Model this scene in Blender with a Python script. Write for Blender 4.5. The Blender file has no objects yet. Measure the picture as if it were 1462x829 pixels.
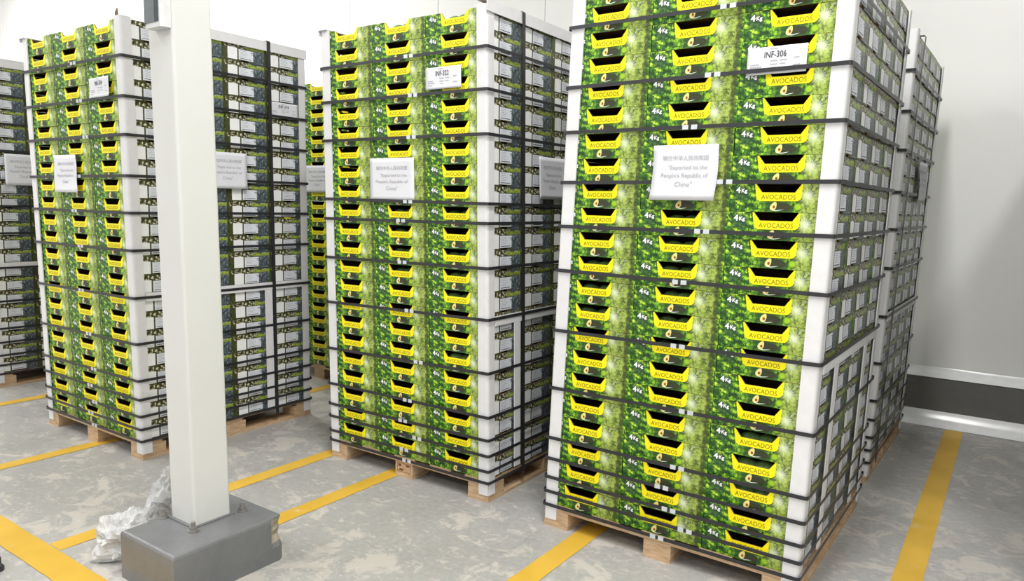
import bpy, math, random
import numpy as np
from mathutils import Matrix, Vector
random.seed(7)
scene = bpy.context.scene
COL = scene.collection

# ------------------------------------------------------------------ camera
W, H, F = 1462.0, 829.0, 1040.0
CAMP = Vector((0.0, 0.0, 1.2991))
CR = Vector((0.8203822, 0.57137283, 0.02249763))
CU = Vector((-0.08472415, 0.08254945, 0.99297906))
CF = Vector((-0.56550408, 0.81652843, -0.11613118))
cam = bpy.data.cameras.new('camera')
cam.sensor_fit = 'HORIZONTAL'; cam.sensor_width = 36.0
cam.lens = 36.0 * F / W; cam.clip_start = 0.05; cam.clip_end = 100
camo = bpy.data.objects.new('camera', cam); COL.objects.link(camo)
camo.matrix_world = Matrix(((CR.x, CU.x, -CF.x, CAMP.x), (CR.y, CU.y, -CF.y, CAMP.y), (CR.z, CU.z, -CF.z, CAMP.z), (0, 0, 0, 1)))
scene.camera = camo
def proj(p):
    d = Vector(p) - CAMP; w = d.dot(CF)
    return (W/2 + F*d.dot(CR)/w, H/2 - F*d.dot(CU)/w) if w > 0.05 else (-1e5, -1e5)

# ------------------------------------------------------------------ world, lamps, exposure
world = bpy.data.worlds.new('room_ambient'); scene.world = world
world.use_nodes = True
world.node_tree.nodes['Background'].inputs[0].default_value = (0.9, 0.95, 1.0, 1)
world.node_tree.nodes['Background'].inputs[1].default_value = 0.0
CEIL = 4.8
def ceiling_lamp(x, y, power, sx=0.35, sy=1.3, rot=0.0):
    l = bpy.data.lights.new('ceiling_lamp', 'AREA'); l.shape = 'RECTANGLE'; l.size = sx; l.size_y = sy
    l.energy = power; l.color = (1.0, 0.985, 0.96)
    o = bpy.data.objects.new('ceiling_lamp', l); o.location = (x, y, CEIL-0.06); o.rotation_euler = (0, 0, rot); COL.objects.link(o)
for (x, y, p) in ((1.45, -0.2, 275), (-0.66, 1.2, 285), (-4.8, -0.6, 150), (-8.6, 0.2, 260), (-12.6, 0.2, 260),  # second lamp is unseen, added to brighten the right sides of the stacks
                  (-7.4, 4.0, 330), (-11.5, 4.0, 300),
                  (1.45, -3.6, 130), (-4.8, -3.6, 170), (-8.6, -3.6, 220)):
    ceiling_lamp(x, y, p*0.62)
vs = scene.view_settings
vs.view_transform = 'Standard'; vs.look = 'None'; vs.gamma = 1.0; vs.use_curve_mapping = False
vs.exposure = -0.22

# ------------------------------------------------------------------ material helpers
class NT:
    def __init__(s, name, rough=0.5, spec=0.5, metal=0.0):
        s.m = bpy.data.materials.new(name); s.m.use_nodes = True; s.t = s.m.node_tree; s.n = s.t.nodes
        s.b = s.n['Principled BSDF']; s.b.inputs['Roughness'].default_value = rough
        s.b.inputs['Specular IOR Level'].default_value = spec; s.b.inputs['Metallic'].default_value = metal
    def link(s, a, b): s.t.links.new(a, b)
    def put(s, v, sock):
        if isinstance(v, (int, float)): sock.default_value = v
        elif isinstance(v, (tuple, list)): sock.default_value = tuple(v) + ((1.0,) if len(v) == 3 and sock.type == 'RGBA' else ())
        else: s.link(v, sock)
    def math(s, op, a, b=0.0, c=None, clamp=False):
        n = s.n.new('ShaderNodeMath'); n.operation = op; n.use_clamp = clamp
        s.put(a, n.inputs[0]); s.put(b, n.inputs[1])
        if c is not None: s.put(c, n.inputs[2])
        return n.outputs[0]
    def ss(s, v, lo, hi, a=0.0, b=1.0):
        n = s.n.new('ShaderNodeMapRange'); n.interpolation_type = 'SMOOTHSTEP'
        s.put(v, n.inputs[0]); n.inputs[1].default_value = lo; n.inputs[2].default_value = hi
        n.inputs[3].default_value = a; n.inputs[4].default_value = b
        return n.outputs[0]
    def mix(s, f, a, b, mode='MIX'):
        n = s.n.new('ShaderNodeMix'); n.data_type = 'RGBA'; n.blend_type = mode
        s.put(f, n.inputs[0]); s.put(a, n.inputs[6]); s.put(b, n.inputs[7])
        return n.outputs[2]
    def ramp(s, v, stops):
        n = s.n.new('ShaderNodeValToRGB'); e = n.color_ramp.elements
        while len(e) < len(stops): e.new(0.5)
        for el, (p, c) in zip(e, stops): el.position = p; el.color = tuple(c) + (1.0,)
        s.put(v, n.inputs[0]); return n.outputs[0]
    def noise(s, vec, scale, detail=4.0, rough=0.6, dist=0.0):
        n = s.n.new('ShaderNodeTexNoise'); s.link(vec, n.inputs['Vector'])
        n.inputs['Scale'].default_value = scale; n.inputs['Detail'].default_value = detail
        n.inputs['Roughness'].default_value = rough; n.inputs['Distortion'].default_value = dist
        return n.outputs['Fac']
    def voronoi(s, vec, scale, feat='F1', out='Distance'):
        n = s.n.new('ShaderNodeTexVoronoi'); n.feature = feat; s.link(vec, n.inputs['Vector']); n.inputs['Scale'].default_value = scale
        return n.outputs[out]
    def coord(s, kind='Object'):
        return s.n.new('ShaderNodeTexCoord').outputs[kind]
    def sep(s, v):
        n = s.n.new('ShaderNodeSeparateXYZ'); s.link(v, n.inputs[0]); return n.outputs
    def mapping(s, v, scale=(1, 1, 1), loc=(0, 0, 0), rot=(0, 0, 0)):
        n = s.n.new('ShaderNodeMapping'); s.link(v, n.inputs[0]); n.inputs[1].default_value = loc; n.inputs[2].default_value = rot; n.inputs[3].default_value = scale
        return n.outputs[0]
    def base(s, c): s.put(c, s.b.inputs['Base Color']); return s
    def bump(s, h, strength=0.2, dist=0.01):
        n = s.n.new('ShaderNodeBump'); n.inputs['Strength'].default_value = strength; n.inputs['Distance'].default_value = dist
        s.link(h, n.inputs['Height']); s.link(n.outputs[0], s.b.inputs['Normal']); return s
M = {}
def plain(key, name, col, rough=0.5, spec=0.5, metal=0.0, var=0.08, scale=30):
    t = NT(name, rough, spec, metal)
    v = t.noise(t.coord(), scale, 3)
    d = tuple(c*(1-var) for c in col); l = tuple(min(1, c*(1+var)) for c in col)
    t.base(t.ramp(v, [(0.3, d), (0.7, l)])); M[key] = t.m; return t

plain('white_board', 'white corner board', (0.69, 0.69, 0.71), 0.45, 0.4, 0, 0.03)
plain('strap', 'black plastic strapping', (0.022, 0.022, 0.026), 0.38, 0.5, 0, 0.15)
plain('seal', 'pale strap seal', (0.62, 0.66, 0.70), 0.3, 0.5, 0.3)
plain('yellow', 'yellow printed card', (0.93, 0.80, 0.004), 0.42, 0.4, 0, 0.03)
plain('ink_olive', 'olive lettering', (0.20, 0.175, 0.006), 0.5, 0.3)
plain('white_ink', 'white lettering', (0.85, 0.87, 0.85), 0.45, 0.4, 0, 0.03)
plain('pale_ink', 'pale lettering', (0.55, 0.60, 0.45), 0.45, 0.4, 0, 0.03)
plain('flesh', 'avocado flesh print', (0.82, 0.66, 0.26), 0.45, 0.4)
plain('rim', 'avocado rim print', (0.62, 0.70, 0.18), 0.45, 0.4)
plain('pit', 'avocado stone print', (0.26, 0.09, 0.02), 0.45, 0.4)
plain('skin', 'dark avocado print', (0.030, 0.038, 0.014), 0.45, 0.4, 0, 0.5, 200)
plain('shadow_green', 'dark leaf print', (0.012, 0.045, 0.016), 0.45, 0.4, 0, 0.4, 120)
plain('blank', 'white print', (0.82, 0.83, 0.84), 0.38, 0.45, 0, 0.03)
plain('sticker', 'grey white sticker', (0.70, 0.73, 0.79), 0.35, 0.5, 0, 0.06, 90)
plain('ink_dark', 'dark ink', (0.05, 0.055, 0.07), 0.5, 0.3)
plain('ink_grey', 'grey ink', (0.36, 0.37, 0.41), 0.5, 0.3)
plain('ink_soft', 'soft grey ink', (0.40, 0.40, 0.44), 0.5, 0.3)
plain('paper', 'white paper', (0.68, 0.69, 0.74), 0.6, 0.3, 0, 0.02, 8)
plain('kraft', 'brown cardboard', (0.20, 0.125, 0.06), 0.75, 0.2, 0, 0.15)
plain('column_paint', 'white column paint', (0.645, 0.65, 0.64), 0.32, 0.5, 0, 0.02, 3)
plain('steel', 'dull zinc bolt', (0.33, 0.32, 0.31), 0.4, 0.5, 0.7)
plain('fixture_shell', 'grey white plastic', (0.66, 0.67, 0.68), 0.4)
plain('glass_dark', 'dark glass lens', (0.055, 0.075, 0.085), 0.12, 0.7)
plain('glass_mid', 'grey glass lens', (0.16, 0.19, 0.20), 0.15, 0.7)
plain('sealant', 'glossy white sealant', (0.80, 0.81, 0.83), 0.2, 0.6, 0, 0.06, 14)
plain('rubber', 'black rubber', (0.025, 0.027, 0.03), 0.6)
plain('stamp', 'brown burnt stamp', (0.16, 0.055, 0.02), 0.7, 0.2)
plain('scrap', 'brown scrap card', (0.22, 0.12, 0.10), 0.7, 0.2)

# wood
t = NT('pale pallet wood', 0.7, 0.2)
v = t.mapping(t.coord(), (9, 9, 60)); n1 = t.noise(v, 1.6, 5, 0.65, 0.6)
t.base(t.ramp(n1, [(0.25, (0.30, 0.19, 0.105)), (0.5, (0.50, 0.345, 0.21)), (0.75, (0.62, 0.46, 0.30))])); t.bump(n1, 0.25, 0.004); M['wood'] = t.m

# box front print: leaves, sunburst, trunk and dark disc
ASP = 3.62
t = NT('box front foliage print', 0.42, 0.4)
uv = t.coord('UV'); sx, sy, _ = t.sep(uv)
q = t.mapping(uv, (ASP, 1, 1))
wq = t.n.new('ShaderNodeTexNoise'); t.link(q, wq.inputs['Vector']); wq.inputs['Scale'].default_value = 6; wq.inputs['Detail'].default_value = 3
wm = t.n.new('ShaderNodeMix'); wm.data_type = 'VECTOR'; wm.inputs[0].default_value = 0.16; t.link(q, wm.inputs[4]); t.link(wq.outputs['Color'], wm.inputs[5]); qw = wm.outputs[1]
n1 = t.noise(q, 8.0, 6, 0.7, 0.6); n2 = t.noise(q, 2.4, 2, 0.5); vo = t.voronoi(qw, 8.5); vs2 = t.voronoi(qw, 24)
vc = t.sep(t.voronoi(qw, 8.5, out='Color'))[0]
leaf = t.math('ADD', t.math('MULTIPLY', n1, 0.50), t.math('ADD', t.math('MULTIPLY', n2, 0.56), t.math('ADD', t.math('MULTIPLY', vc, 0.26), t.math('ADD', t.math('MULTIPLY', vo, -0.20), t.math('MULTIPLY', vs2, -0.16)))))
col = t.ramp(leaf, [(0.34, (0.008, 0.036, 0.008)), (0.455, (0.034, 0.135, 0.010)), (0.535, (0.115, 0.310, 0.014)), (0.61, (0.320, 0.560, 0.025)), (0.73, (0.64, 0.78, 0.08))])
# right side: olive sunlit area
right = t.math('MULTIPLY', t.ss(sx, 0.66, 0.74), t.ss(sx, 0.90, 0.99, 1, 0))
ol = t.ramp(t.math('ADD', t.math('MULTIPLY', leaf, 0.6), t.math('MULTIPLY', t.noise(q, 3.2, 5, 0.7), 0.45)), [(0.36, (0.045, 0.080, 0.012)), (0.47, (0.18, 0.25, 0.04)), (0.55, (0.36, 0.46, 0.09)), (0.70, (0.48, 0.60, 0.15))])
col = t.mix(t.math('MULTIPLY', right, 0.9), col, ol)
# sunburst
dx = t.math('MULTIPLY', t.math('SUBTRACT', sx, 0.765), ASP); dy = t.math('SUBTRACT', sy, 0.60)
r = t.math('SQRT', t.math('ADD', t.math('MULTIPLY', dx, dx), t.math('MULTIPLY', dy, dy)))
ang = t.math('ARCTAN2', dy, dx)
rays = t.math('POWER', t.math('ABSOLUTE', t.math('SINE', t.math('ADD', t.math('MULTIPLY', ang, 7.5), t.math('MULTIPLY', n2, 2.0)))), 3.0)
glow = t.math('ADD', t.math('MULTIPLY', t.ss(r, 0.0, 0.26, 1, 0), 0.62), t.math('MULTIPLY', rays, t.ss(r, 0.05, 0.46, 0.42, 0)), clamp=True)
col = t.mix(glow, col, (0.78, 0.86, 0.62))
# trunk near the right end
tw = t.math('ADD', sx, t.math('MULTIPLY', t.math('SUBTRACT', t.noise(q, 3.5, 4, 0.7), 0.5), 0.09))
trunk = t.math('MULTIPLY', t.ss(tw, 0.905, 0.935), t.ss(tw, 0.965, 0.995, 1, 0))
col = t.mix(t.math('MULTIPLY', trunk, 0.75), col, (0.030, 0.034, 0.012))
# dark disc behind the weight
ex = t.math('MULTIPLY', t.math('SUBTRACT', sx, 0.115), ASP); ey = t.math('SUBTRACT', sy, 0.66)
r2 = t.math('SQRT', t.math('ADD', t.math('MULTIPLY', ex, ex), t.math('MULTIPLY', ey, ey)))
col = t.mix(t.ss(r2, 0.20, 0.36, 0.85, 0), col, t.ramp(n1, [(0.35, (0.010, 0.040, 0.018)), (0.65, (0.035, 0.10, 0.04))]))
# dark leaves under the yellow band, lime spot at its right end
low = t.math('MULTIPLY', t.math('MULTIPLY', t.ss(sx, 0.30, 0.38), t.ss(sx, 0.60, 0.66, 1, 0)), t.ss(sy, 0.36, 0.46, 1, 0))
col = t.mix(t.math('MULTIPLY', low, 0.75), col, t.ramp(n1, [(0.35, (0.006, 0.03, 0.008)), (0.65, (0.05, 0.15, 0.02))]))
fx_ = t.math('MULTIPLY', t.math('SUBTRACT', sx, 0.675), ASP); fy_ = t.math('SUBTRACT', sy, 0.20)
r3 = t.math('SQRT', t.math('ADD', t.math('MULTIPLY', fx_, fx_), t.math('MULTIPLY', fy_, fy_)))
col = t.mix(t.ss(r3, 0.06, 0.16, 0.85, 0), col, (0.36, 0.62, 0.015))
t.base(col); M['front_print'] = t.m

# box side print: speckled orchard strip, bright grass, slate trees
t = NT('box side orchard print', 0.36, 0.5)
uv = t.coord('UV'); sx, sy, _ = t.sep(uv); q = t.mapping(uv, (2.85, 1, 1))
n1 = t.noise(q, 7.5, 4, 0.65); n2 = t.noise(q, 7, 5, 0.7, 0.4)
speck = t.ramp(n1, [(0.40, (0.012, 0.014, 0.008)), (0.48, (0.055, 0.055, 0.02)), (0.54, (0.20, 0.20, 0.07)), (0.60, (0.74, 0.72, 0.62))])
slate = t.ramp(n2, [(0.35, (0.014, 0.019, 0.024)), (0.52, (0.07, 0.09, 0.105)), (0.68, (0.32, 0.37, 0.42))])
olive = t.ramp(n2, [(0.35, (0.018, 0.022, 0.010)), (0.60, (0.085, 0.095, 0.03)), (0.75, (0.24, 0.26, 0.10))])
grass = t.ramp(n2, [(0.30, (0.09, 0.12, 0.018)), (0.52, (0.28, 0.36, 0.045)), (0.68, (0.60, 0.64, 0.24))])
low = t.mix(t.ss(sx, 0.69, 0.73), olive, slate)
wv = t.math('ADD', sy, t.math('MULTIPLY', t.math('SUBTRACT', t.noise(q, 3, 2), 0.5), 0.25))
top = t.mix(t.ss(sx, 0.50, 0.60), speck, t.mix(t.math('MULTIPLY', t.ss(wv, 0.72, 0.76), t.ss(wv, 0.88, 0.94, 1, 0)), slate, grass))
col = t.mix(t.ss(sy, 0.70, 0.74), low, top)
t.base(col); M['side_print'] = t.m

# concrete floor
t = NT('worn grey concrete', 0.42, 0.4)
o = t.coord(); 
n_big = t.noise(o, 0.55, 3, 0.5); n_mid = t.noise(t.mapping(o, (1, 1.0, 1), rot=(0, 0, 0.5)), 6.5, 7, 0.72, 0.7); n_fin = t.noise(o, 42, 4, 0.6)
base = t.ramp(n_big, [(0.3, (0.30, 0.296, 0.288)), (0.7, (0.385, 0.380, 0.368))])
base = t.mix(0.35, base, t.ramp(n_fin, [(0.3, (0.24, 0.238, 0.232)), (0.7, (0.41, 0.405, 0.39))]))
th = t.math('ADD', n_mid, t.math('MULTIPLY', t.math('SUBTRACT', n_big, 0.5), 0.35))
patch = t.math('MAXIMUM', t.ss(th, 0.515, 0.59), t.ss(t.noise(t.mapping(o, (1, 2.2, 1), rot=(0, 0, 0.75)), 11, 6, 0.75, 1.2), 0.56, 0.63))
base = t.mix(t.math('MULTIPLY', patch, 0.52), base, (0.58, 0.535, 0.475))
dirt = t.ss(t.noise(o, 2.1, 6, 0.7, 1.0), 0.56, 0.70)
base = t.mix(t.math('MULTIPLY', dirt, 0.30), base, (0.13, 0.128, 0.125))
chip = t.ss(t.voronoi(t.mapping(o, (1, 1.7, 1), rot=(0, 0, 0.8)), 17), 0.10, 0.16, 1, 0)
base = t.mix(t.math('MULTIPLY', t.math('MULTIPLY', chip, t.ss(n_big, 0.42, 0.6)), 0.55), base, (0.55, 0.53, 0.49))
t.base(base)
t.link(t.ss(n_mid, 0.3, 0.7, 0.34, 0.58), t.b.inputs['Roughness']); t.bump(n_fin, 0.06, 0.003); M['floor'] = t.m

t = NT('worn yellow floor paint', 0.45, 0.4)
o = t.coord(); n1 = t.noise(o, 9, 6, 0.7)
c = t.ramp(t.noise(o, 3, 3), [(0.3, (0.53, 0.32, 0.030)), (0.7, (0.66, 0.41, 0.055))])
t.base(t.mix(t.ss(n1, 0.60, 0.72, 0, 0.5), c, (0.60, 0.50, 0.30))); M['line'] = t.m

t = NT('white insulated wall panel', 0.5, 0.35)
o = t.coord(); t.base(t.ramp(t.noise(o, 0.8, 3), [(0.3, (0.83, 0.835, 0.83)), (0.7, (0.86, 0.865, 0.86))])); M['wall'] = t.m

def grey_concrete(key, name, a, b, rough=0.55):
    t = NT(name, rough, 0.4); o = t.coord()
    n = t.noise(o, 5, 6, 0.7); f = t.noise(o, 60, 3)
    t.base(t.mix(0.2, t.ramp(n, [(0.3, a), (0.7, b)]), t.ramp(f, [(0.3, a), (0.7, b)]))); t.bump(f, 0.15, 0.004); M[key] = t.m
grey_concrete('curb', 'dark grey painted kerb', (0.125, 0.125, 0.12), (0.17, 0.17, 0.163))
grey_concrete('plinth', 'grey painted concrete block', (0.135, 0.14, 0.148), (0.19, 0.195, 0.203), 0.32)
grey_concrete('broken', 'chipped bare concrete', (0.30, 0.26, 0.20), (0.46, 0.41, 0.33), 0.85)

t = NT('clear plastic wrap', 0.18, 0.6)
o = t.coord(); n = t.noise(o, 16, 5, 0.7, 0.8)
t.base(t.ramp(n, [(0.3, (0.70, 0.71, 0.73)), (0.7, (0.92, 0.92, 0.93))])); t.b.inputs['Transmission Weight'].default_value = 0.35
t.b.inputs['IOR'].default_value = 1.15; t.bump(n, 0.9, 0.02); M['wrap'] = t.m
t = NT('dark green avocado skin', 0.4, 0.5)
o = t.coord(); n = t.noise(o, 120, 3); t.base(t.ramp(n, [(0.3, (0.05, 0.12, 0.035)), (0.7, (0.15, 0.27, 0.085))])); t.bump(n, 0.4, 0.003); M['avocado'] = t.m

# ------------------------------------------------------------------ mesh helpers
class MB:
    def __init__(s): s.v = []; s.f = []; s.m = []; s.uv = []
    def add(s, vs, fs, mi=0, uvs=None):
        b = len(s.v); s.v += [tuple(p) for p in vs]
        for k, f in enumerate(fs):
            s.f.append(tuple(b+i for i in f)); s.m.append(mi if isinstance(mi, int) else mi[k])
            s.uv.append([(uvs[i] if uvs else (0.0, 0.0)) for i in f])
    def box(s, x0, x1, y0, y1, z0, z1, mi=0):
        s.add([(x0,y0,z0),(x1,y0,z0),(x1,y1,z0),(x0,y1,z0),(x0,y0,z1),(x1,y0,z1),(x1,y1,z1),(x0,y1,z1)],
              [(0,3,2,1),(4,5,6,7),(0,1,5,4),(1,2,6,5),(2,3,7,6),(3,0,4,7)], mi)
    def prism(s, pts, h0, h1, axis, mi_side=0, mi_a=0, mi_b=0, fn=None):
        """2-D outline (counter-clockwise) swept along an axis by fn(a, b, h) -> xyz"""
        n = len(pts); A = [fn(a, b, h0) for a, b in pts]; B = [fn(a, b, h1) for a, b in pts]
        s.add(A, [tuple(reversed(range(n)))], mi_a); s.add(B, [tuple(range(n))], mi_b)
        s.add(A+B, [(i, (i+1) % n, n+(i+1) % n, n+i) for i in range(n)], mi_side)
    def mesh(s, name, mats):
        me = bpy.data.meshes.new(name); me.from_pydata(s.v, [], s.f)
        for k in mats: me.materials.append(M[k])
        me.polygons.foreach_set('material_index', s.m)
        uvl = me.uv_layers.new(name='UVMap'); uvl.data.foreach_set('uv', [c for f in s.uv for p in f for c in p])
        me.update(); return me
def new_obj(name, me, parent=None, loc=None, rz=0.0, mat=None):
    o = bpy.data.objects.new(name, me); COL.objects.link(o)
    if parent is not None: o.parent = parent
    if loc is not None: o.location = loc
    if rz: o.rotation_euler = (0, 0, rz)
    return o
def tag(o, label=None, cat=None, group=None, kind=None):
    if label: o['label'] = label
    if cat: o['category'] = cat
    if group: o['group'] = group
    if kind: o['kind'] = kind
    return o
def smooth(me): me.polygons.foreach_set('use_smooth', [True]*len(me.polygons))
_TXT = {}
def text_tris(body, bold=0.0):
    """flat triangles of a line of lettering, width and cap height normalised to 0..1"""
    k = (body, bold)
    if k in _TXT: return _TXT[k]
    c = bpy.data.curves.new('lettering', 'FONT'); c.body = body; c.size = 1.0; c.resolution_u = 3; c.offset = bold
    o = bpy.data.objects.new('lettering', c); COL.objects.link(o)
    dg = bpy.context.evaluated_depsgraph_get(); me = o.evaluated_get(dg).to_mesh()
    V = np.array([v.co[:] for v in me.vertices]) if len(me.vertices) else np.zeros((0, 3))
    Fc = [tuple(p.vertices) for p in me.polygons]
    bpy.data.objects.remove(o); bpy.data.curves.remove(c)
    if len(V):
        V[:, 0] -= V[:, 0].min(); wd = V[:, 0].max(); V[:, 1] -= V[:, 1].min(); ht = V[:, 1].max()
    else: wd = ht = 1
    _TXT[k] = (V, Fc, wd, ht); return _TXT[k]
def put_text(mb, body, x0, x1, z0, z1, fn, mi, bold=0.0):
    V, Fc, wd, ht = text_tris(body, bold)
    if len(V): mb.add([fn(x0+(x1-x0)*p[0]/wd, z0+(z1-z0)*p[1]/ht) for p in V], Fc, mi)

# ------------------------------------------------------------------ the room
def struct(name, mb, mats, parent=None):
    o = new_obj(name, mb.mesh(name, mats), parent)
    if parent is None: o['kind'] = 'structure'
    return o
X0, X1, Y0, YW = -16.0, 4.0, -6.0, 5.22
mb = MB(); mb.box(X0, X1, Y0, YW+0.1, -0.2, 0.0); floor = struct('floor', mb, ['floor'])
mb = MB(); mb.box(X0, X1, Y0, YW+0.1, CEIL, CEIL+0.1); struct('ceiling', mb, ['wall'])
# back wall of tongue-and-groove panels
wall = None
mb = MB(); mb.box(X0, X1, YW+0.02, YW+0.1, 0, CEIL); wall = struct('wall_back', mb, ['wall'])
px = X0
while px < X1-0.01:
    mb = MB(); a, b = px+0.002, min(px+1.15, X1)-0.002
    mb.add([(a,YW+0.02,0),(a,YW+0.003,0),(a+0.003,YW,0),(b-0.003,YW,0),(b,YW+0.003,0),(b,YW+0.02,0),
            (a,YW+0.02,CEIL),(a,YW+0.003,CEIL),(a+0.003,YW,CEIL),(b-0.003,YW,CEIL),(b,YW+0.003,CEIL),(b,YW+0.02,CEIL)],
           [(0,1,7,6),(1,2,8,7),(2,3,9,8),(3,4,10,9),(4,5,11,10)])
    new_obj('wall_panel', mb.mesh('wall_panel', ['wall']), wall); px += 1.15
mb = MB(); mb.box(X0-0.1, X0, Y0, YW, 0, CEIL); struct('wall_left', mb, ['wall'])
mb = MB(); mb.box(X1, X1+0.1, Y0, YW, 0, CEIL); struct('wall_right', mb, ['wall'])
mb = MB(); mb.box(X0, X1, Y0-0.1, Y0, 0, CEIL); struct('wall_front', mb, ['wall'])
# kerb along the back wall with its two sealant fillets
mb = MB(); KY = YW-0.07
prof = [(KY, 0.0), (YW, 0.0), (YW, 0.315), (KY+0.015, 0.305), (KY, 0.29)]
mb.prism(prof, X0, X1, 'x', fn=lambda a, b, h: (h, a, b)); curb = struct('baseboard_back', mb, ['curb'])
def wavy_strip(name, prof, mat):
    mb = MB(); n = 220; xs = [ -9 + 13.0*i/n for i in range(n+1)]; P = len(prof)
    vs = []
    for x in xs:
        k = 0.75+0.35*abs(math.sin(x*3.1)*math.sin(x*7.7+1))+0.08*random.random()
        for (y, z, w) in prof: vs.append((x, y, z) if not w else (x, y-w*k*0.3, z*(1+0.08*(k-1)) if z > 0.05 else z))
    fs = [(i*P+j, (i+1)*P+j, (i+1)*P+j+1, i*P+j+1) for i in range(n) for j in range(P-1)]
    mb.add(vs, fs); me = mb.mesh(name, [mat]); smooth(me); return new_obj(name, me, curb)
wavy_strip('sealant_strip', [(KY-0.060, 0.002, 0.05), (KY-0.035, 0.018, 0.04), (KY-0.014, 0.045, 0.02), (KY-0.004, 0.080, 0.0), (KY, 0.088, 0.0)], 'sealant')
wavy_strip('sealant_strip', [(KY-0.004, 0.297, 0.0), (KY+0.012, 0.309, 0.0), (YW-0.012, 0.325, 0.02), (YW-0.002, 0.352, 0.0)], 'sealant')
# painted bay lines
def bay_line(x0, x1, y0, y1, dz):
    mb = MB(); n = max(2, int(max(x1-x0, y1-y0)/0.05)); vs = []; longx = (x1-x0) > (y1-y0)
    for i in range(n+1):
        s_ = i/n; j0, j1 = (random.uniform(-.0010, .0010) for _ in range(2))
        if longx: x = x0+(x1-x0)*s_; vs += [(x, y0+j0, dz), (x, y1+j1, dz)]
        else: y = y0+(y1-y0)*s_; vs += [(x0+j0, y, dz), (x1+j1, y, dz)]
    fs = [((2*i, 2*i+2, 2*i+3, 2*i+1) if longx else (2*i, 2*i+1, 2*i+3, 2*i+2)) for i in range(n)]
    mb.add(vs, fs); return new_obj('floor_line', mb.mesh('floor_line', ['line']), floor)
bay_line(-0.275, -0.180, 1.16, 5.10, 0.0015)
bay_line(-1.365, -1.275, 1.16, 5.10, 0.0015)
bay_line(-2.435, -2.350, 1.62, 5.10, 0.0015)
bay_line(-2.885, -2.800, 1.16, 5.10, 0.0015)
bay_line(-3.950, -3.865, 1.16, 5.10, 0.0015)
bay_line(-5.150, -5.065, 1.16, 5.10, 0.0015)
bay_line(-9.0, 1.5, 1.045, 1.155, 0.0025)

# ------------------------------------------------------------------ avocado box prototype
NX, NY, NL = 3, 4, 22
PX, PY, PZ = 0.988/3, 1.038/4, 0.0915
BW, BD, BH = PX-0.0016, PY-0.0020, PZ-0.0012
U = lambda u: (u-0.5)*BW
V_ = lambda v: v*BH
def tray_mb():
    mb = MB(); t_ = 0.005; yf = -BD/2
    notch = [(0,0),(1,0),(1,1),(.703,1),(.643,.70),(.325,.70),(.262,1),(0,1)]
    for sgn, mat in ((1, 0), (-1, 0)):
        n = len(notch)
        O = [(sgn*U(u), sgn*yf, V_(v)) for u, v in notch]; I = [(sgn*U(u), sgn*(yf+t_), V_(v)) for u, v in notch]
        mb.add(O, [tuple(range(n))], mat, notch); mb.add(I, [tuple(reversed(range(n)))], 2)
        mb.add(O+I, [(i, n+i, n+(i+1) % n, (i+1) % n) for i in range(n)], [1 if i in (1, 7) else 2 for i in range(n)])
    side = [(0,0),(.40,0),(.40,.075),(.60,.075),(.60,0),(1,0),(1,1),(0,1)]
    for sgn in (1, -1):
        n = len(side); f = lambda u: sgn*((u-0.5)*(BD-2*t_))
        O = [(sgn*BW/2, f(u), V_(v)) for u, v in side]; I = [(sgn*(BW/2-t_), f(u), V_(v)) for u, v in side]
        mb.add(O, [tuple(range(n))], 1, side); mb.add(I, [tuple(reversed(range(n)))], 2)
        mb.add(O+I, [(i, n+i, n+(i+1) % n, (i+1) % n) for i in range(n)], 2)
    mb.add([(-BW/2+t_,yf+t_,.008),(BW/2-t_,yf+t_,.008),(BW/2-t_,-yf-t_,.008),(-BW/2+t_,-yf-t_,.008)], [(0,1,2,3)], 2)
    return mb
TRAY_M = ['front_print', 'side_print', 'kraft']
YF = -BD/2
def band_mb():
    mb = MB(); pts = [(.250,1),(.262,1),(.325,.70),(.643,.70),(.703,1),(.715,1),(.708,.55),(.698,.46),(.672,.40),(.308,.385),(.284,.44),(.268,.55)]
    pts = list(reversed(pts)); n = len(pts)
    A = [(U(u), YF-.0008, V_(v)) for u, v in pts]; B = [(U(u), YF, V_(v)) for u, v in pts]
    ccw = sum(pts[i][0]*pts[(i+1) % n][1]-pts[(i+1) % n][0]*pts[i][1] for i in range(n)) > 0
    mb.add(A, [tuple(range(n)) if ccw else tuple(reversed(range(n)))], 0); mb.add(A+B, [(i, n+i, n+(i+1) % n, (i+1) % n) for i in range(n)], 0)
    return mb
BAND_M = ['yellow', 'ink_olive']
def letter_mb(mi=0):
    mb = MB(); put_text(mb, 'AVOCADOS', U(.318), U(.652), V_(.455), V_(.625), lambda a, b: (a, YF-.0013, b), mi, 0.0); return mb
def egg(cx, cz, rx, rz, tilt, y, fat=0.25, n=14):
    out = []
    for i in range(n):
        a = 2*math.pi*i/n; x = rx*math.cos(a)*(1-fat*math.sin(a)); z = rz*math.sin(a)
        out.append((cx+x*math.cos(tilt)-z*math.sin(tilt), y, cz+x*math.sin(tilt)+z*math.cos(tilt)))
    return out
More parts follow.
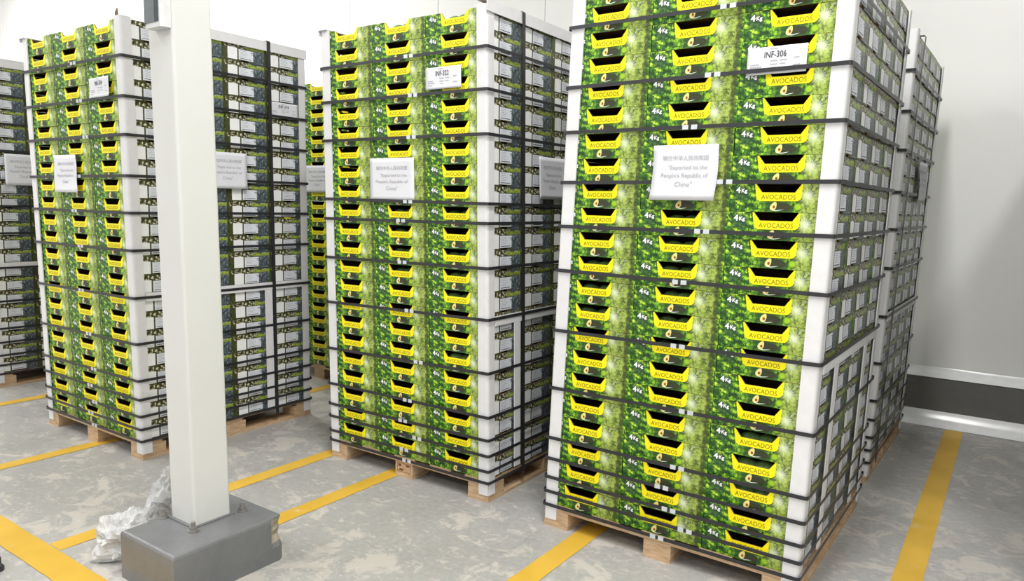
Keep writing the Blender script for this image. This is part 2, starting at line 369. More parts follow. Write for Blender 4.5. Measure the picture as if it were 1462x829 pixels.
def print_mb(which):
    mb = MB(); y = YF
    if which == 0: put_text(mb, '4', U(.060), U(.107), V_(.67), V_(.90), lambda a, b: (a, y-.0010, b), 0, 0.03)
    if which == 0: put_text(mb, 'Kg', U(.116), U(.176), V_(.64), V_(.83), lambda a, b: (a, y-.0010, b), 0, 0.035)
    if which == 1: put_text(mb, 'CAT 1', U(.815), U(.885), V_(.885), V_(.945), lambda a, b: (a, y-.0010, b), 1, 0.02)
    if which < 2: return mb
    for pts, mi in ((egg(U(.528), V_(.20), .013, .0285, 1.45, y-.0006, .15), 2), (egg(U(.495), V_(.22), .012, .016, .3, y-.0008), 2),
                    (egg(U(.445), V_(.215), .0095, .0155, -.45, y-.0010), 3), (egg(U(.445), V_(.213), .0082, .0142, -.45, y-.0012), 4),
                    (egg(U(.448), V_(.185), .0042, .0050, 0, y-.0014, 0), 5)):
        mb.add(pts, [tuple(range(len(pts)))], mi)
    sq = [(.425,.10),(.45,.075),(.48,.07),(.51,.085),(.545,.10),(.51,.065),(.47,.045),(.44,.055)]
    mb.add([(U(u), y-.0014, V_(v)) for u, v in sq], [tuple(reversed(range(len(sq))))], 0)
    return mb
PRINT_M = ['white_ink', 'pale_ink', 'skin', 'rim', 'flesh', 'pit']
def label_mb():
    mb = MB(); x = BW/2; g = lambda u: (u-0.5)*BD
    def q(u0, u1, v0, v1, off, mi):
        mb.add([(x+off, g(u0), V_(v0)), (x+off, g(u1), V_(v0)), (x+off, g(u1), V_(v1)), (x+off, g(u0), V_(v1))], [(0,1,2,3)], mi)
    q(.10, .325, .07, .73, .0008, 0); q(.355, .70, .10, .68, .0010, 1)
    q(.38, .66, .165, .195, .0016, 2); q(.64, .695, .55, .585, .0016, 2); q(.66, .695, .47, .495, .0016, 2)
    for v in (.28, .36, .44, .52, .60): q(.39, .39+random.uniform(.12, .24), v, v+.016, .0016, 3)
    return mb
LABEL_M = ['blank', 'sticker', 'ink_dark', 'ink_grey']
tray_b, band_b, let_b, print_b, label_b = tray_mb(), band_mb(), letter_mb(1), [print_mb(w_) for w_ in range(3)], label_mb()
TRAY, LABEL = tray_b.mesh('tray', TRAY_M), label_b.mesh('side_label', LABEL_M)
PRINTS = [(nm_, b_.mesh(nm_, PRINT_M)) for nm_, b_ in zip(('weight_lettering', 'grade_lettering', 'avocado_picture'), print_b)]
pj = MB()
for b_ in print_b: pj.add(b_.v, b_.f, b_.m)
bl = MB(); bl.add(band_b.v, band_b.f, band_b.m); bl.add(let_b.v, let_b.f, let_b.m)
BAND = bl.mesh('yellow_band', BAND_M)

# ------------------------------------------------------------------ stacks
ORD = ['lowest', 'second', 'third', 'fourth', 'fifth', 'sixth', 'seventh', 'eighth', 'ninth', 'tenth', 'eleventh', 'twelfth', 'thirteenth', 'fourteenth',
       'fifteenth', 'sixteenth', 'seventeenth', 'eighteenth', 'nineteenth', 'twentieth', 'twenty-first', 'topmost']
class Stack:
    def __init__(s, x, y, rot, lx, ly, zb, pz, name, straps):
        s.x, s.y, s.rot, s.lx, s.ly, s.zb, s.pz, s.name, s.straps = x, y, rot, lx, ly, zb, pz, name, straps
        s.c, s.s = math.cos(rot), math.sin(rot); s.top = zb+22*pz
    def p(s, fx, fy, z):                       # fx: -1..0 along the front, fy: 0..1.05 into depth
        return (s.x+fx*s.c-fy*s.s+s.lx*z, s.y+fx*s.s+fy*s.c+s.ly*z, z)
ZC = [1.94, 1.759, 1.584, 1.395, 1.222, 1.043, 0.814, 0.589, 0.406, 0.313, 0.226, 0.16, 0.098]
A = Stack(-0.5096, 2.4309, -0.0152, 0.0239, 0.0096, 0.096, 0.0923, 'nearest stack', [1.968, 1.75, 1.58, 1.393, 1.224, 1.043, 0.814, 0.582, 0.372, 0.286, 0.208, 0.148, 0.092])
B = Stack(-1.8134, 2.4725, 0.0097, -0.0255, -0.0019, 0.099, 0.0914, 'middle stack', [1.943, 1.774, 1.591, 1.305, 1.218, 1.028, 0.806, 0.573, 0.383, 0.28, 0.212, 0.141, 0.09])
C = Stack(-3.4729, 1.8357, 0.0055, 0.02, -0.0254, 0.099, 0.0914, 'stack behind white column', ZC)
D = Stack(-0.512, 3.790, -0.020, 0.030, 0.0, 0.099, 0.0918, 'rear stack beside back wall', [z+0.004 for z in ZC])
E_ = Stack(-3.66, 3.53, 0.0, 0.0, 0.0, 0.099, 0.0922, 'shaded rear stack', ZC)
Fs = Stack(-5.55, 1.962, 0.0, 0.0, 0.0, 0.099, 0.0920, 'stack at left edge', [z-0.006 for z in ZC])
HID = [Stack(1.26, 2.75, 0.0, 0.0, 0.0, 0.099, 0.0916, '', []), Stack(1.26, 3.9, 0.0, 0.0, 0.0, 0.099, 0.0916, '', [])]
COLN = ['left', 'centre', 'right']
DEPN = ['', 'second', 'third', 'fourth']
def in_view(S, i, j, k):
    z0 = S.zb+k*S.pz; z1 = z0+S.pz; pts = []
    if j == 0: pts += [S.p(-1+(i+a)/3, 0, z) for a in (.1, .5, .9) for z in (z0+.01, z1-.01)]
    if i == 2: pts += [S.p(0, (j+a)*PY, z) for a in (.1, .5, .9) for z in (z0+.01, z1-.01)]
    return any(0 <= u < W and 0 <= v < H for u, v in map(proj, pts))
stuff = []          # (base mb kinds, matrix) of the boxes that are not built singly
def box_mat(S, i, j, k):
    z = S.zb+k*S.pz
    loc = S.p(-1+0.006+(i+0.5)*PX, 0.006+(j+0.5)*PY, z)
    r = S.rot+random.uniform(-.004, .004)
    return (loc[0]+random.uniform(-.0012, .0012), loc[1]+random.uniform(-.0015, .0012), z), r
for S, singles in ((A, {1, 2}), (B, {1}), (C, {2, 3}), (D, set()), (E_, set()), (Fs, set()), (HID[0], None), (HID[1], None)):
    for k in range(NL):
        for i in range(3):
            for j in range(4):
                loc, r = box_mat(S, i, j, k)
                front, side = (j == 0), (i == 2)
                single = singles and in_view(S, i, j, k) and ((front and S in (A, B, C)) or (side and j in singles))
                if single:
                    o = new_obj('avocado_box', TRAY, None, loc, r)
                    o.scale = (1, 1, S.pz/PZ)
                    if front:
                        where = '%s front column of %s, %s layer from the pallet' % (COLN[i], S.name, ORD[k] if 0 < k < 21 else ORD[k])
                        if k in (0, 21): where = '%s front column of %s, %s layer' % (COLN[i], S.name, ORD[k])
                        new_obj('yellow_band', BAND, o)['label'] = 'yellow band lettered AVOCADOS'
                        [new_obj(nm_, me_, o) for nm_, me_ in PRINTS]
                    else:
                        where = '%s box back on side of %s, %s layer%s' % (DEPN[j], S.name, ORD[k], '' if k in (0, 21) else ' up')
                    if side: new_obj('side_label', LABEL, o)['label'] = 'white print and sticker on box side'
                    tag(o, ('green avocado box, ' if front else 'avocado box, ')+where, 'box', 'boxes of the '+S.name)
                else:
                    parts = [0]
                    if singles is not None:
                        if front and S in (E_, A, D, Fs): parts += [1, 2]
                        if side: parts += [3]
                    stuff.append((parts, loc, r, S.pz/PZ))
# the remaining boxes as one object
kinds = [(tray_b, TRAY_M), (bl, BAND_M), (pj, PRINT_M), (label_b, LABEL_M)]
mats = []; Vs, Fs_, Ms, UVs, off = [], [], [], [], 0
prep = []
for mbk, ms in kinds:
    base_i = len(mats); mats += ms
    prep.append((np.array(mbk.v), mbk.f, [m_+base_i for m_ in mbk.m], [c for f in mbk.uv for p_ in f for c in p_]))
for parts, loc, r, sz in stuff:
    R = np.array([[math.cos(r), -math.sin(r), 0], [math.sin(r), math.cos(r), 0], [0, 0, 1]])
    for kd in parts:
        v, f, m_, uvf = prep[kd]
        Vs.append((v*np.array([1, 1, sz]))@R.T+np.array(loc)); Fs_ += [tuple(i+off for i in ff) for ff in f]; Ms += m_; UVs += uvf; off += len(v)
me = bpy.data.meshes.new('avocado_boxes'); me.from_pydata(np.concatenate(Vs).tolist(), [], Fs_)
for k in mats: me.materials.append(M[k])
me.polygons.foreach_set('material_index', Ms); me.uv_layers.new(name='UVMap').data.foreach_set('uv', UVs); me.update()
so = new_obj('avocado_boxes', me); tag(so, 'remaining avocado boxes of the rear stacks and the far stack sides', 'boxes', kind='stuff')

# ------------------------------------------------------------------ pallets
def make_pallet(S, label):
    root = bpy.data.objects.new('wooden_pallet', None); COL.objects.link(root)
    root.location = (S.x, S.y, 0); root.rotation_euler = (0, 0, S.rot); root.empty_display_size = 0.1
    tag(root, label, 'pallet', 'wooden pallets under the stacks')
    h = S.zb-0.001
    def part(name, *b):
        mb = MB(); mb.box(*b); return new_obj(name, mb.mesh(name, ['wood']), root)
    ws = [(-0.995, -0.865), (-0.78, -0.66), (-0.565, -0.435), (-0.34, -0.22), (-0.135, -0.005)]
    for a, b in ws: part('deck_board', a, b, 0.004, 1.046, h-0.012, h)
    for y in (0.002, 0.47, 0.948): part('stringer_board', -0.998, -0.002, y, y+0.10, h-0.0255, h-0.0125)
    for a, b in ((-0.998, -0.885), (-0.555, -0.445), (-0.115, -0.002)):
        part('runner', a, b, 0.0, 1.05, 0.0, 0.015)
        for y in (0.002, 0.47, 0.928): 
            o = part('block', a+.001, b-.001, y, y+0.12, 0.0155, h-0.026)
            if S is B and y < .1 and -0.6 < a < -0.5:
                mb = MB(); x0, x1, z0, z1, yy = a+.012, b-.012, 0.024, h-0.031, y-.0006
                for q in ((x0, x1, z0, z0+.002), (x0, x1, z1-.002, z1), (x0, x0+.002, z0, z1), (x1-.002, x1, z0, z1),
                          (x0+.008, x0+.026, z1-.017, z1-.005), (x0+.014, x0+.040, z0+.006, z0+.016), (x1-.030, x1-.010, z1-.013, z1-.005)):
                    mb.box(q[0], q[1], yy, yy+.0004, q[2], q[3])
                s_ = new_obj('stamp', mb.mesh('stamp', ['stamp']), o); s_['label'] = 'brown burnt-in stamp on the block'
    return root
make_pallet(A, 'pale wooden pallet under the nearest stack, right of centre')
make_pallet(B, 'pale wooden pallet with stamped middle block under the middle stack')
make_pallet(C, 'pale wooden pallet under the stack behind the white column')
make_pallet(D, 'wooden pallet under the rear stack beside the back wall')
make_pallet(E_, 'shaded wooden pallet seen between the column stack and middle stack')
make_pallet(Fs, 'wooden pallet under the stack cut off by left edge')

# ------------------------------------------------------------------ corner posts, edge boards, straps
def corner_post(S, corner, z0, z1, la, lb, label):
    """L-profile board; corner = (fx, fy), leg la along the front, lb along the side"""
    fx0, fy0, dx, dy = corner; th = 0.0045; r = 0.010
    out = [(la, -.001), (r, -.001)]+[(r-r*math.sin(a), r-.001-r*math.cos(a)) for a in (math.pi/6, math.pi/3)]+[(-.001+0.0, r), (-.001, lb)]
    inn = [(th, lb), (th, th), (la, th)]
    prof = out+inn; n = len(prof); zs = [z0+(z1-z0)*i/10 for i in range(11)]
    mb = MB(); vs = []
    for z in zs: 
        wob = 0.0008*math.sin(z*9+fx0*5)
        vs += [S.p(fx0+dx*a, fy0+dy*(b+wob), z) for a, b in prof]
    o0 = Vector(S.p(fx0, fy0, z0)); vs = [tuple(Vector(v)-o0) for v in vs]
    flip = dx*dy > 0
    fs = [(k*n+i, k*n+(i+1) % n, (k+1)*n+(i+1) % n, (k+1)*n+i) for k in range(10) for i in range(n)]
    fs += [tuple(reversed(range(n))), tuple(10*n+i for i in range(n))]
    if flip: fs = [tuple(reversed(f)) for f in fs]
    mb.add(vs, fs); o = new_obj('corner_post', mb.mesh('corner_post', ['white_board']), None, o0)
    return tag(o, label, 'corner post', 'white corner posts of the stacks')
FL, FR, BR = (-1.0, 0.0, 1, 1), (0.0, 0.0, -1, 1), (0.0, 1.05, -1, -1)
for S, nm in ((A, 'nearest stack'), (B, 'middle stack'), (C, 'stack behind the column'), (D, 'rear stack by back wall'), (Fs, 'stack at left edge')):
    if S is not D: corner_post(S, FL, .03, S.top+.005, .058, .04, 'white corner board on left front edge of the '+nm)
    corner_post(S, FR, .03, S.top+.008, .052 if S is not D else .045, .050, 'white corner board on right front edge of the '+nm)
    if S in (A, C, D): corner_post(S, BR, .03, S.top+.003, .05, .05, 'white corner board on far right edge of the '+nm)

def side_board(S, name, fy0, fy1, z0, z1, label, off=0.002, th=0.004, cap=0.0, fx=0.0):
    o0 = Vector(S.p(fx, fy0, z0)); sg = 1 if fx > -.5 else -1
    mb = MB(); q = lambda d, y, z: tuple(Vector(S.p(fx+sg*d, y, z))-o0)
    def slab(d0, d1, a, b, c_, e):
        v = [q(d0,a,c_), q(d1,a,c_), q(d1,b,c_), q(d0,b,c_), q(d0,a,e), q(d1,a,e), q(d1,b,e), q(d0,b,e)]
        fs = [(0,3,2,1),(4,5,6,7),(0,1,5,4),(1,2,6,5),(2,3,7,6),(3,0,4,7)]
        mb.add(v, fs if sg > 0 else [tuple(reversed(f)) for f in fs])
    slab(off, off+th, fy0, fy1, z0, z1)
    if cap: slab(off-cap, off+th, fy0, fy1, z1-.0005, z1+th)
    o = new_obj(name, mb.mesh(name, ['white_board']), None, o0)
    return tag(o, label, 'edge board', 'white edge boards on the stacks')
side_board(B, 'edge_board', -.004, 1.05, B.top-.022, B.top+.024, 'white angle board along top right edge of the middle stack', cap=.05)
side_board(B, 'edge_board', -.012, 1.05, B.top-.018, B.top+.006, 'white angle board end on top left corner of middle stack', cap=.05, fx=-1.0)
side_board(C, 'edge_board', .36, 1.055, C.top-.012, C.top+.034, 'white angle board along top edge of stack behind the column', cap=.05)
side_board(C, 'edge_board', -.010, 1.05, C.top-.014, C.top+.004, 'white angle board end on top left corner of column stack', cap=.05, fx=-1.0)
side_board(Fs, 'edge_board', .02, 1.05, Fs.top-.005, Fs.top+.045, 'white angle board along top of stack at left edge', cap=.05)
for S, nm, z in ((A, 'nearest stack', .775), (B, 'middle stack', .778), (C, 'stack behind the column', .795), (D, 'rear stack by back wall', .79), (Fs, 'stack at left edge', .80)):
    side_board(S, 'edge_board', .052, .998 if S is not B else 1.045, z, z+.042, 'horizontal white board halfway up the side of the '+nm)
side_board(B, 'edge_board', .195, .243, .11, .777, 'upright white board on lower side of the middle stack', off=.003)
side_board(C, 'edge_board', .735, .783, .11, .794, 'upright white board on lower side of stack behind column', off=.003)
side_board(A, 'edge_board', .222, .272, .11, .774, 'nearer upright white board on lower side of nearest stack', off=.003)
side_board(A, 'edge_board', .745, .795, .11, .774, 'farther upright white board on lower side of nearest stack', off=.003)

def strap_ring(S, z, tilt, label, seals):
    hw, th, off, r = 0.0068, 0.0011, 0.0075, 0.012
    x0, x1, y0, y1 = -1-off, off, -off, 1.05+off; path = []
    for cx, cy, a0 in ((x1-r, y0+r, -90), (x1-r, y1-r, 0), (x0+r, y1-r, 90), (x0+r, y0+r, 180)):
        for s_ in range(5):
            a = math.radians(a0+90*s_/4); path.append((cx+r*math.cos(a), cy+r*math.sin(a)))
    # a few extra points on the front so the band can sag a little
    o0 = Vector(S.p(0, 0, z)); n = len(path); mb = MB(); vs = []
    for (a, b) in path:
        zz = z+tilt*(a+0.5)+tilt*0.4*(b-0.5)
        nx = -1 if a < -0.5 else 1
        for dz, d in ((-hw, 0), (hw, 0), (hw, 1), (-hw, 1)):
            aa = a+(th if a > -0.5 else -th)*d*(1 if abs(a+0.5) > .49 else 0); bb = b+(th if b > 0.5 else -th)*d*(1 if abs(b-.525) > .51 else 0)
            vs.append(tuple(Vector(S.p(aa, bb, zz+dz))-o0))
    fs = []
    for i in range(n):
        j = (i+1) % n
        for k in range(4): fs.append((i*4+k, i*4+(k+1) % 4, j*4+(k+1) % 4, j*4+k))
    mb.add(vs, fs); o = new_obj('strapping_band', mb.mesh('strapping_band', ['strap']), None, o0)
    tag(o, label, 'strap', 'black plastic bands around the stacks')
    if seals is not None:
        for dx in (-.016, .016):
            mb = MB(); fx = seals+dx; zz = z+tilt*(fx+.5)
            for a, b, c_, e in ((-.0105, .0105, -hw-.001, hw+.001),):
                p0 = [Vector(S.p(fx+a_, -off-b_, zz+c2))-o0 for b_ in (.0005, .0035) for a_, c2 in ((a, c_), (b, c_), (b, e), (a, e))]
                mb.add(p0, [(0,1,2,3),(7,6,5,4),(0,4,5,1),(1,5,6,2),(2,6,7,3),(3,7,4,0)])
            me = mb.mesh('seal', ['seal']); me.flip_normals(); new_obj('seal', me, o)
    return o
SEAL = {id(A): [-.39, -.425, -.492, -.354, -.42, -.487, -.475, -.425, -.442, -.496, -.462, -.395, -.5],
        id(B): [-.424, -.402, -.414, -.44, -.485, -.48, -.441, -.389, -.46, -.491, -.404, -.486, -.47],
        id(C): [-.44, -.40, -.36, -.46, -.52, -.48, -.50, -.45, -.42, -.47, -.43, -.48, -.45]}
STN = ['topmost', 'second', 'third', 'fourth', 'fifth', 'sixth', 'seventh', 'eighth', 'ninth', 'tenth', 'eleventh', 'twelfth', 'lowest']
TILT = {id(A): [0, .004, 0, .003, .003, -.010, .004, .006, 0, 0, 0, 0, 0], id(B): [.010, 0, 0, -.008, .006, .007, .011, .013, 0, .004, -.003, .003, 0]}
for S, nm in ((A, 'nearest stack'), (B, 'middle stack'), (C, 'stack behind the column'), (D, 'rear stack by back wall'), (Fs, 'stack at left edge')):
    for q, z in enumerate(S.straps):
        tl = TILT.get(id(S), [random.uniform(-.004, .004) for _ in range(13)])[q]
        suf = ' from top' if 0 < q < 12 else ''
        strap_ring(S, z, tl, 'black plastic band, %s%s, around the %s' % (STN[q], suf, nm), SEAL[id(S)][q] if id(S) in SEAL else None)

def upright_strap(S, fy, w, label, off=0.0095):
    o0 = Vector(S.p(0, fy, .06)); mb = MB(); th = .0012
    zt = S.top+(.030 if S is B else .042 if S is C else .004)
    line = [(off, .06), (off, .5), (off, 1.0), (off, 1.6), (off, zt-.004), (off-.004, zt), (-.5, zt), (-1-off+.004, zt), (-1-off, zt-.004), (-1-off, .06)]
    vs = []
    for (x, z) in line:
        for dy, d in ((-w/2, 0), (w/2, 0), (w/2, 1), (-w/2, 1)):
            xx = x+(th*d if x > -.4 and z < zt-.002 else -th*d if x < -.9 and z < zt-.002 else 0); zz = z+(th*d if z > zt-.003 else 0)
            vs.append(tuple(Vector(S.p(xx, fy+dy, zz))-o0))
    n = len(line)
    fs = [(i*4+k, (i+1)*4+k, (i+1)*4+(k+1) % 4, i*4+(k+1) % 4) for i in range(n-1) for k in range(4)]
    mb.add(vs, fs); o = new_obj('strapping_band', mb.mesh('strapping_band', ['strap']), None, o0)
    tag(o, label, 'strap', 'black plastic bands around the stacks')
upright_strap(B, .262, .024, 'upright black band running over the top of the middle stack')
upright_strap(C, .795, .022, 'upright black band over the stack behind the column')
upright_strap(D, .165, .030, 'upright dark band on the rear stack by back wall')

# ------------------------------------------------------------------ notices and slips
def notice(S, face, a0, a1, z0, z1, kind, label, cat, text=None, off=0.0115, curl=0.004, trim=None, name='paper_notice'):
    """sheet on the front ('f', a = fx) or right side ('s', a = fy)"""
    w, h = a1-a0, z1-z0
    o0 = Vector(S.p(a0, 0, z0)) if face == 'f' else Vector(S.p(0, a0, z0))
    def pos(u, v, lift=0.0):
        d = off+lift+curl*(0.5+0.5*math.sin(2.6*u+1.3*v+a0*7))+1.6*curl*max(0, abs(u-.5)*2-.6)**2+curl*max(0, .35-v)**2*4
        a = a0+u*w; z = z0+v*h
        if trim: a += trim(u, v)
        return tuple(Vector(S.p(a, -d, z) if face == 'f' else S.p(d, a, z))-o0)
    nu, nv = 12, 10; mb = MB(); vs = [pos(i/nu, j/nv) for j in range(nv+1) for i in range(nu+1)]
    mb.add(vs, [(j*(nu+1)+i, j*(nu+1)+i+1, (j+1)*(nu+1)+i+1, (j+1)*(nu+1)+i) for j in range(nv) for i in range(nu)])
    me = mb.mesh(name, ['paper']); smooth(me); o = new_obj(name, me, None, o0)
    md = o.modifiers.new('thickness', 'SOLIDIFY'); md.thickness = 0.0005; md.offset = -1
    tag(o, label, cat)
    mb = MB(); P = lambda a, b: pos(a, b, .0012)
    if kind == 'notice':
        put_text(mb, '\u8f93\u5f80\u4e2d\u534e\u4eba\u6c11\u5171\u548c\u56fd', .15, .85, .72, .81, P, 0)
        put_text(mb, '"Exported to the', .24, .84, .535, .635, P, 0)
        put_text(mb, "People's Republic of", .14, .86, .39, .49, P, 0)
        put_text(mb, 'China"', .37, .63, .245, .335, P, 0)
        ms = ['ink_soft']
    else:
        put_text(mb, text, .29, .66, .60, .83, P, 0, 0.008)
        for (u0, u1, v) in ((.37, .52, .91), (.06, .22, .36), (.06, .26, .27), (.40, .52, .47), (.56, .68, .47), (.78, .88, .52), (.40, .52, .34), (.56, .66, .34), (.42, .50, .22), (.78, .90, .26), (.06, .18, .16)):
            k = 5; 
            for s_ in range(k):
                x0 = u0+(u1-u0)*s_/k; x1 = x0+(u1-u0)/k*.8
                mb.add([P(x0, v), P(x1, v), P(x1, v+.035), P(x0, v+.035)], [(0, 1, 2, 3)], 1)
        ms = ['ink_dark', 'ink_grey']
    if mb.v: new_obj('printed_text', mb.mesh('printed_text', ms), o)
    return o
notice(A, 'f', -.619, -.383, 1.330, 1.520, 'notice', 'white export notice on the front of the nearest stack', 'notice', off=.0120, trim=lambda u, v: .006*math.sin(3*v)-.004*(1-v))
notice(B, 'f', -.679, -.405, 1.308, 1.502, 'notice', 'white export notice on the front of the middle stack', 'notice', off=.0030, curl=.002)
notice(C, 'f', -.686, -.470, 1.314, 1.502, 'notice', 'white curled export notice on front of stack behind column', 'notice', off=.0120, curl=.010, trim=lambda u, v: .020*(1-v)-.008*math.sin(6*v))
notice(C, 's', .40, .635, 1.353, 1.540, 'notice', 'white export notice half hidden behind the white column', 'notice', off=.0120)
notice(B, 's', .388, .625, 1.331, 1.525, 'notice', 'white export notice on the side of the middle stack', 'notice', off=.0120)
notice(Fs, 's', .117, .345, 1.358, 1.562, 'notice', 'white export notice on the stack at left edge', 'notice', off=.0120)
notice(E_, 'f', -.62, -.375, 1.360, 1.549, 'notice', 'shaded export notice on the rear stack between two stacks', 'notice', off=.0050, curl=.003)
notice(D, 's', .50, .76, 1.362, 1.565, 'notice', 'creased export notice on the side of rear stack by wall', 'notice', off=.0100, curl=.005, trim=lambda u, v: .04*math.sin(5*v))
notice(A, 'f', -.313, -.125, 1.737, 1.823, 'slip', 'white slip printed INF-306 on the nearest stack', 'label', 'INF-306', off=.0032, curl=.0015, name='pallet_slip')
notice(B, 'f', -.330, -.132, 1.791, 1.883, 'slip', 'white slip printed INF-322 on the middle stack', 'label', 'INF-322', off=.0032, curl=.0015, name='pallet_slip')
notice(C, 'f', -.300, -.105, 1.765, 1.856, 'slip', 'small crumpled white slip on front of stack behind column', 'label', 'INF-374', off=.0040, curl=.008, name='pallet_slip')
notice(C, 's', .802, .988, 1.760, 1.836, 'slip', 'white slip on the far side of stack behind column', 'label', 'INF-374', off=.0032, curl=.0015, name='pallet_slip')

# ------------------------------------------------------------------ avocados showing in the openings
def avocado_mesh():
    mb = MB(); n, m_ = 14, 9; vs = []
    for j in range(m_+1):
        a = math.pi*j/m_; x = -.047*math.cos(a); rr = .033*math.sin(a)*(1-.22*math.cos(a)*-1 if False else 1+.16*math.cos(a))
        for i in range(n): b = 2*math.pi*i/n; vs.append((x, rr*math.cos(b), rr*math.sin(b)))
    mb.add(vs, [(j*n+i, (j+1)*n+i, (j+1)*n+(i+1) % n, j*n+(i+1) % n) for j in range(m_) for i in range(n)])
    me = mb.mesh('avocado', ['avocado']); me.flip_normals(); smooth(me); return me
AVO = avocado_mesh()
seen = [(A, 0, k) for k in (8, 9, 10, 13)]+[(A, 1, k) for k in (7, 8, 9, 10, 11, 12, 13)]+[(A, 2, k) for k in (2, 3, 4)]+[(B, 1, k) for k in (9, 10, 11, 12)]+[(B, 2, k) for k in (5, 8, 9, 10, 12)]+[(B, 2, 21), (B, 1, 21), (C, 2, 21)]
for S, i, k in seen:
    for sd, fx in (('left', .375), ('right', .575)):
        z = S.zb+k*S.pz; lift = 0.010 if k == 21 else 0
        loc = S.p(-1+.006+(i+fx+random.uniform(-.03, .03))*PX, .006+.046+random.uniform(0, .008), z+.0425+lift)
        o = new_obj('avocado', AVO, None, loc, random.uniform(-.25, .25))
        tag(o, 'dark green avocado, %s one in %s column box opening, %s layer, %s' % (sd, COLN[i], ORD[k], S.name), 'avocado', 'avocados showing in the box openings')

# ------------------------------------------------------------------ column on its plinth
PZT = 0.168
def plinth():
    x0, x1, y0, y1, zt = -2.432, -2.108, 1.198, 1.617, PZT
    mb = MB(); b = .010
    # outline with a broken notch at the far right corner
    def ring(z, ins, bite):
        pts = [(x0+ins, y0+ins), (x1-ins, y0+ins), (x1-ins, y1-.070), (x1-ins-.1*bite, y1-.050), (x1-ins-.75*bite, y1-.036), (x1-ins-bite, y1-.016), (x1-ins-.9*bite-.01, y1-ins), (x0+ins, y1-ins)]
        return [(x, y, z) for x, y in pts]
    lev = [(0.0, 0, 0.0), (.055, 0, 0.0), (.070, 0, .012), (.095, 0, .026), (.115, 0, .018), (.135, 0, .022), (zt-b, 0, .008), (zt-.003, .003, .004), (zt, b, 0.0)]
    vs = []; n = 8
    for z, ins, bt in lev: vs += ring(z, ins, bt)
    fs, ms = [], []
    for k in range(len(lev)-1):
        for i in range(n):
            fs.append((k*n+i, k*n+(i+1) % n, (k+1)*n+(i+1) % n, (k+1)*n+i)); ms.append(1 if (3 <= i <= 5 and 2 <= k <= 5) else 0)
    fs.append(tuple((len(lev)-1)*n+i for i in range(n))); ms.append(0)
    mb.add(vs, fs, ms); return mb.mesh('plinth', ['plinth', 'broken'])
col_root = bpy.data.objects.new('steel_column', None); COL.objects.link(col_root); col_root.location = (-2.328, 1.433, PZT)
tag(col_root, 'white square steel column bolted to a grey block', 'column')
po = new_obj('concrete_plinth', plinth()); tag(po, 'grey painted concrete block with chipped corner under the white column', 'plinth')
mb = MB(); hx = .0715; TX, TY = -.0165, -.006      # tiny tilt per metre
r = .010; prof = []
for cx, cy, a0 in ((hx-r, -hx+r, -90), (hx-r, hx-r, 0), (-hx+r, hx-r, 90), (-hx+r, -hx+r, 180)):
    for s_ in range(5): a = math.radians(a0+90*s_/4); prof.append((cx+r*math.cos(a), cy+r*math.sin(a)))
n = len(prof); L = CEIL-PZT
vs = [(x, y, .005) for x, y in prof]+[(x*1.02+TX*L, y*1.02+TY*L, L) for x, y in prof]
mb.add(vs, [(i, (i+1) % n, n+(i+1) % n, n+i) for i in range(n)]+[tuple(n+i for i in range(n))])
me = mb.mesh('shaft', ['column_paint']); new_obj('shaft', me, col_root)
mb = MB(); mb.box(-.082, .082, -.082, .082, 0.0003, .0045); new_obj('base_plate', mb.mesh('base_plate', ['plinth']), col_root)
def bolt(x, y):
    mb = MB()
    def cyl(rad, z0, z1, k, rot=0.0):
        pts = [(rad*math.cos(2*math.pi*i/k+rot), rad*math.sin(2*math.pi*i/k+rot)) for i in range(k)]
        mb.prism(pts, z0, z1, 'z', fn=lambda a, b, h: (x+2.328+a, y-1.433+b, h))
    cyl(.019, .0003, .0035, 16); cyl(.0135, .0035, .016, 6, .3); cyl(.0078, .016, .031, 10)
    new_obj('anchor_bolt', mb.mesh('anchor_bolt', ['steel']), col_root)
for x, y in ((-2.248, 1.545), (-2.236, 1.345), (-2.418, 1.342)): bolt(x, y)
# wall box on the column's near face
fx0 = Vector((-2.376, 1.316, 1.838)); root = bpy.data.objects.new('emergency_light', None); COL.objects.link(root); root.location = fx0
tag(root, 'grey box lamp with dark glass front high on the white column', 'lamp')
mb = MB(); mb.prism([(0, 0), (.084, 0), (.092, .010), (.092, .033), (0, .033)], 0, .20, 'z', fn=lambda a, b, h: (a, b, h)); new_obj('housing', mb.mesh('housing', ['fixture_shell']), root)
mb = MB(); mb.box(.003, .058, -.003, .0, .016, .19); new_obj('lens', mb.mesh('lens', ['glass_mid']), root)
mb = MB(); mb.box(.0585, .078, -.003, .0, .016, .19); mb.box(.0, .003, -.003, 0, .012, .195); new_obj('lens_frame', mb.mesh('lens_frame', ['glass_dark']), root)

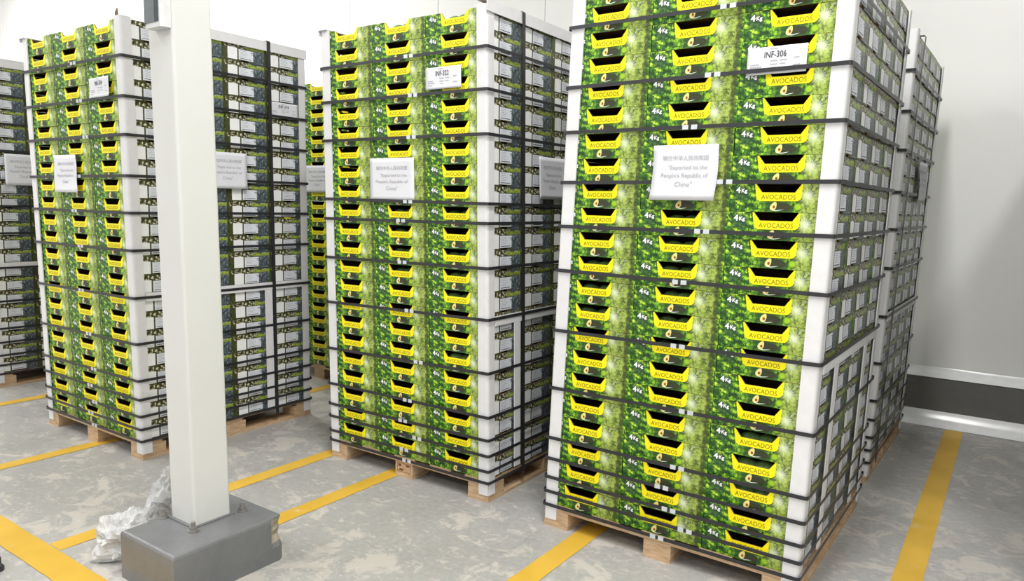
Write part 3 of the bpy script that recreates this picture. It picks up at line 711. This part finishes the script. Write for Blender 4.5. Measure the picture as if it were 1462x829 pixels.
# crumpled plastic wrap behind the plinth
from mathutils import noise as mnoise
def wrap(cx, cy, rx, ry, rz, seed, label):
    mb = MB(); n, m_ = 40, 24; vs = []
    for j in range(m_+1):
        a = math.pi*j/m_
        for i in range(n):
            b = 2*math.pi*i/n; d = Vector((math.sin(a)*math.cos(b), math.sin(a)*math.sin(b), math.cos(a)))
            k = 1+.45*mnoise.noise(d*1.7+Vector((seed, 0, 0)))+.30*abs(mnoise.noise(d*4.5+Vector((0, seed, 0))))+.12*mnoise.noise(d*10+Vector((0, 0, seed)))
            vs.append((rx*d.x*k, ry*d.y*k, max(0.001, rz*.75+rz*d.z*k)))
    mb.add(vs, [(j*n+i, (j+1)*n+i, (j+1)*n+(i+1) % n, j*n+(i+1) % n) for j in range(m_) for i in range(n)])
    me = mb.mesh('plastic_wrap', ['wrap']); o = new_obj('plastic_wrap', me, None, (cx, cy, 0)); return tag(o, label, 'plastic wrap', 'crumpled plastic wrap behind the concrete block')
wrap(-2.585, 1.30, .085, .095, .085, 3.3, 'crumpled clear plastic wrap on floor left of the concrete block')
wrap(-2.640, 1.53, .095, .11, .125, 8.1, 'taller crumpled plastic wrap heap behind the white column foot')

# toe of a dark shoe at the lower left
mb = MB(); n, m_ = 16, 10; vs = []
for j in range(m_+1):
    s_ = j/m_; x = .26*s_; w = .045*math.sqrt(max(0, 1-(2*s_-1)**4))*(1.0+.15*s_); hgt = .028+.05*s_
    for i in range(n):
        a = 2*math.pi*i/n; vs.append((-x, w*math.cos(a), max(0.012, .012+hgt*(.5+.5*math.sin(a))*(1 if 0 < j < m_ else .5)) if math.sin(a) > -.3 else .012))
mb.add(vs, [(j*n+i, (j+1)*n+i, (j+1)*n+(i+1) % n, j*n+(i+1) % n) for j in range(m_) for i in range(n)]+[tuple(range(n)), tuple(m_*n+i for i in reversed(range(n)))])
root = bpy.data.objects.new('shoe', None); COL.objects.link(root); root.location = (-2.800, .973, 0); root.rotation_euler = (0, 0, .6)
tag(root, 'toe of a dark shoe at the lower left edge', 'shoe')
me = mb.mesh('upper', ['rubber']); smooth(me); new_obj('upper', me, root)
mb = MB(); pts = [(-.13+.135*math.cos(2*math.pi*i/20), .05*math.sin(2*math.pi*i/20)) for i in range(20)]
mb.prism(pts, 0.0005, .012, 'z', fn=lambda a, b, h: (a, b, h)); new_obj('sole', mb.mesh('sole', ['rubber']), root)

# brown scrap sticking up at the top corner of the column stack
p0 = Vector(C.p(-.035, .004, C.top+.008)); mb = MB()
mb.add([(-.014,0,0),(.010,0,-.002),(.004,0,.034),(-.014,.004,0),(.010,.004,-.002),(.004,.004,.034),(-.004,-.006,.014)], [(0,1,6),(1,2,6),(2,0,6),(5,4,3),(0,3,4,1),(1,4,5,2),(2,5,3,0)])
tag(new_obj('cardboard_scrap', mb.mesh('cardboard_scrap', ['scrap']), None, p0), 'small brown pointed scrap on top corner of column stack', 'scrap')
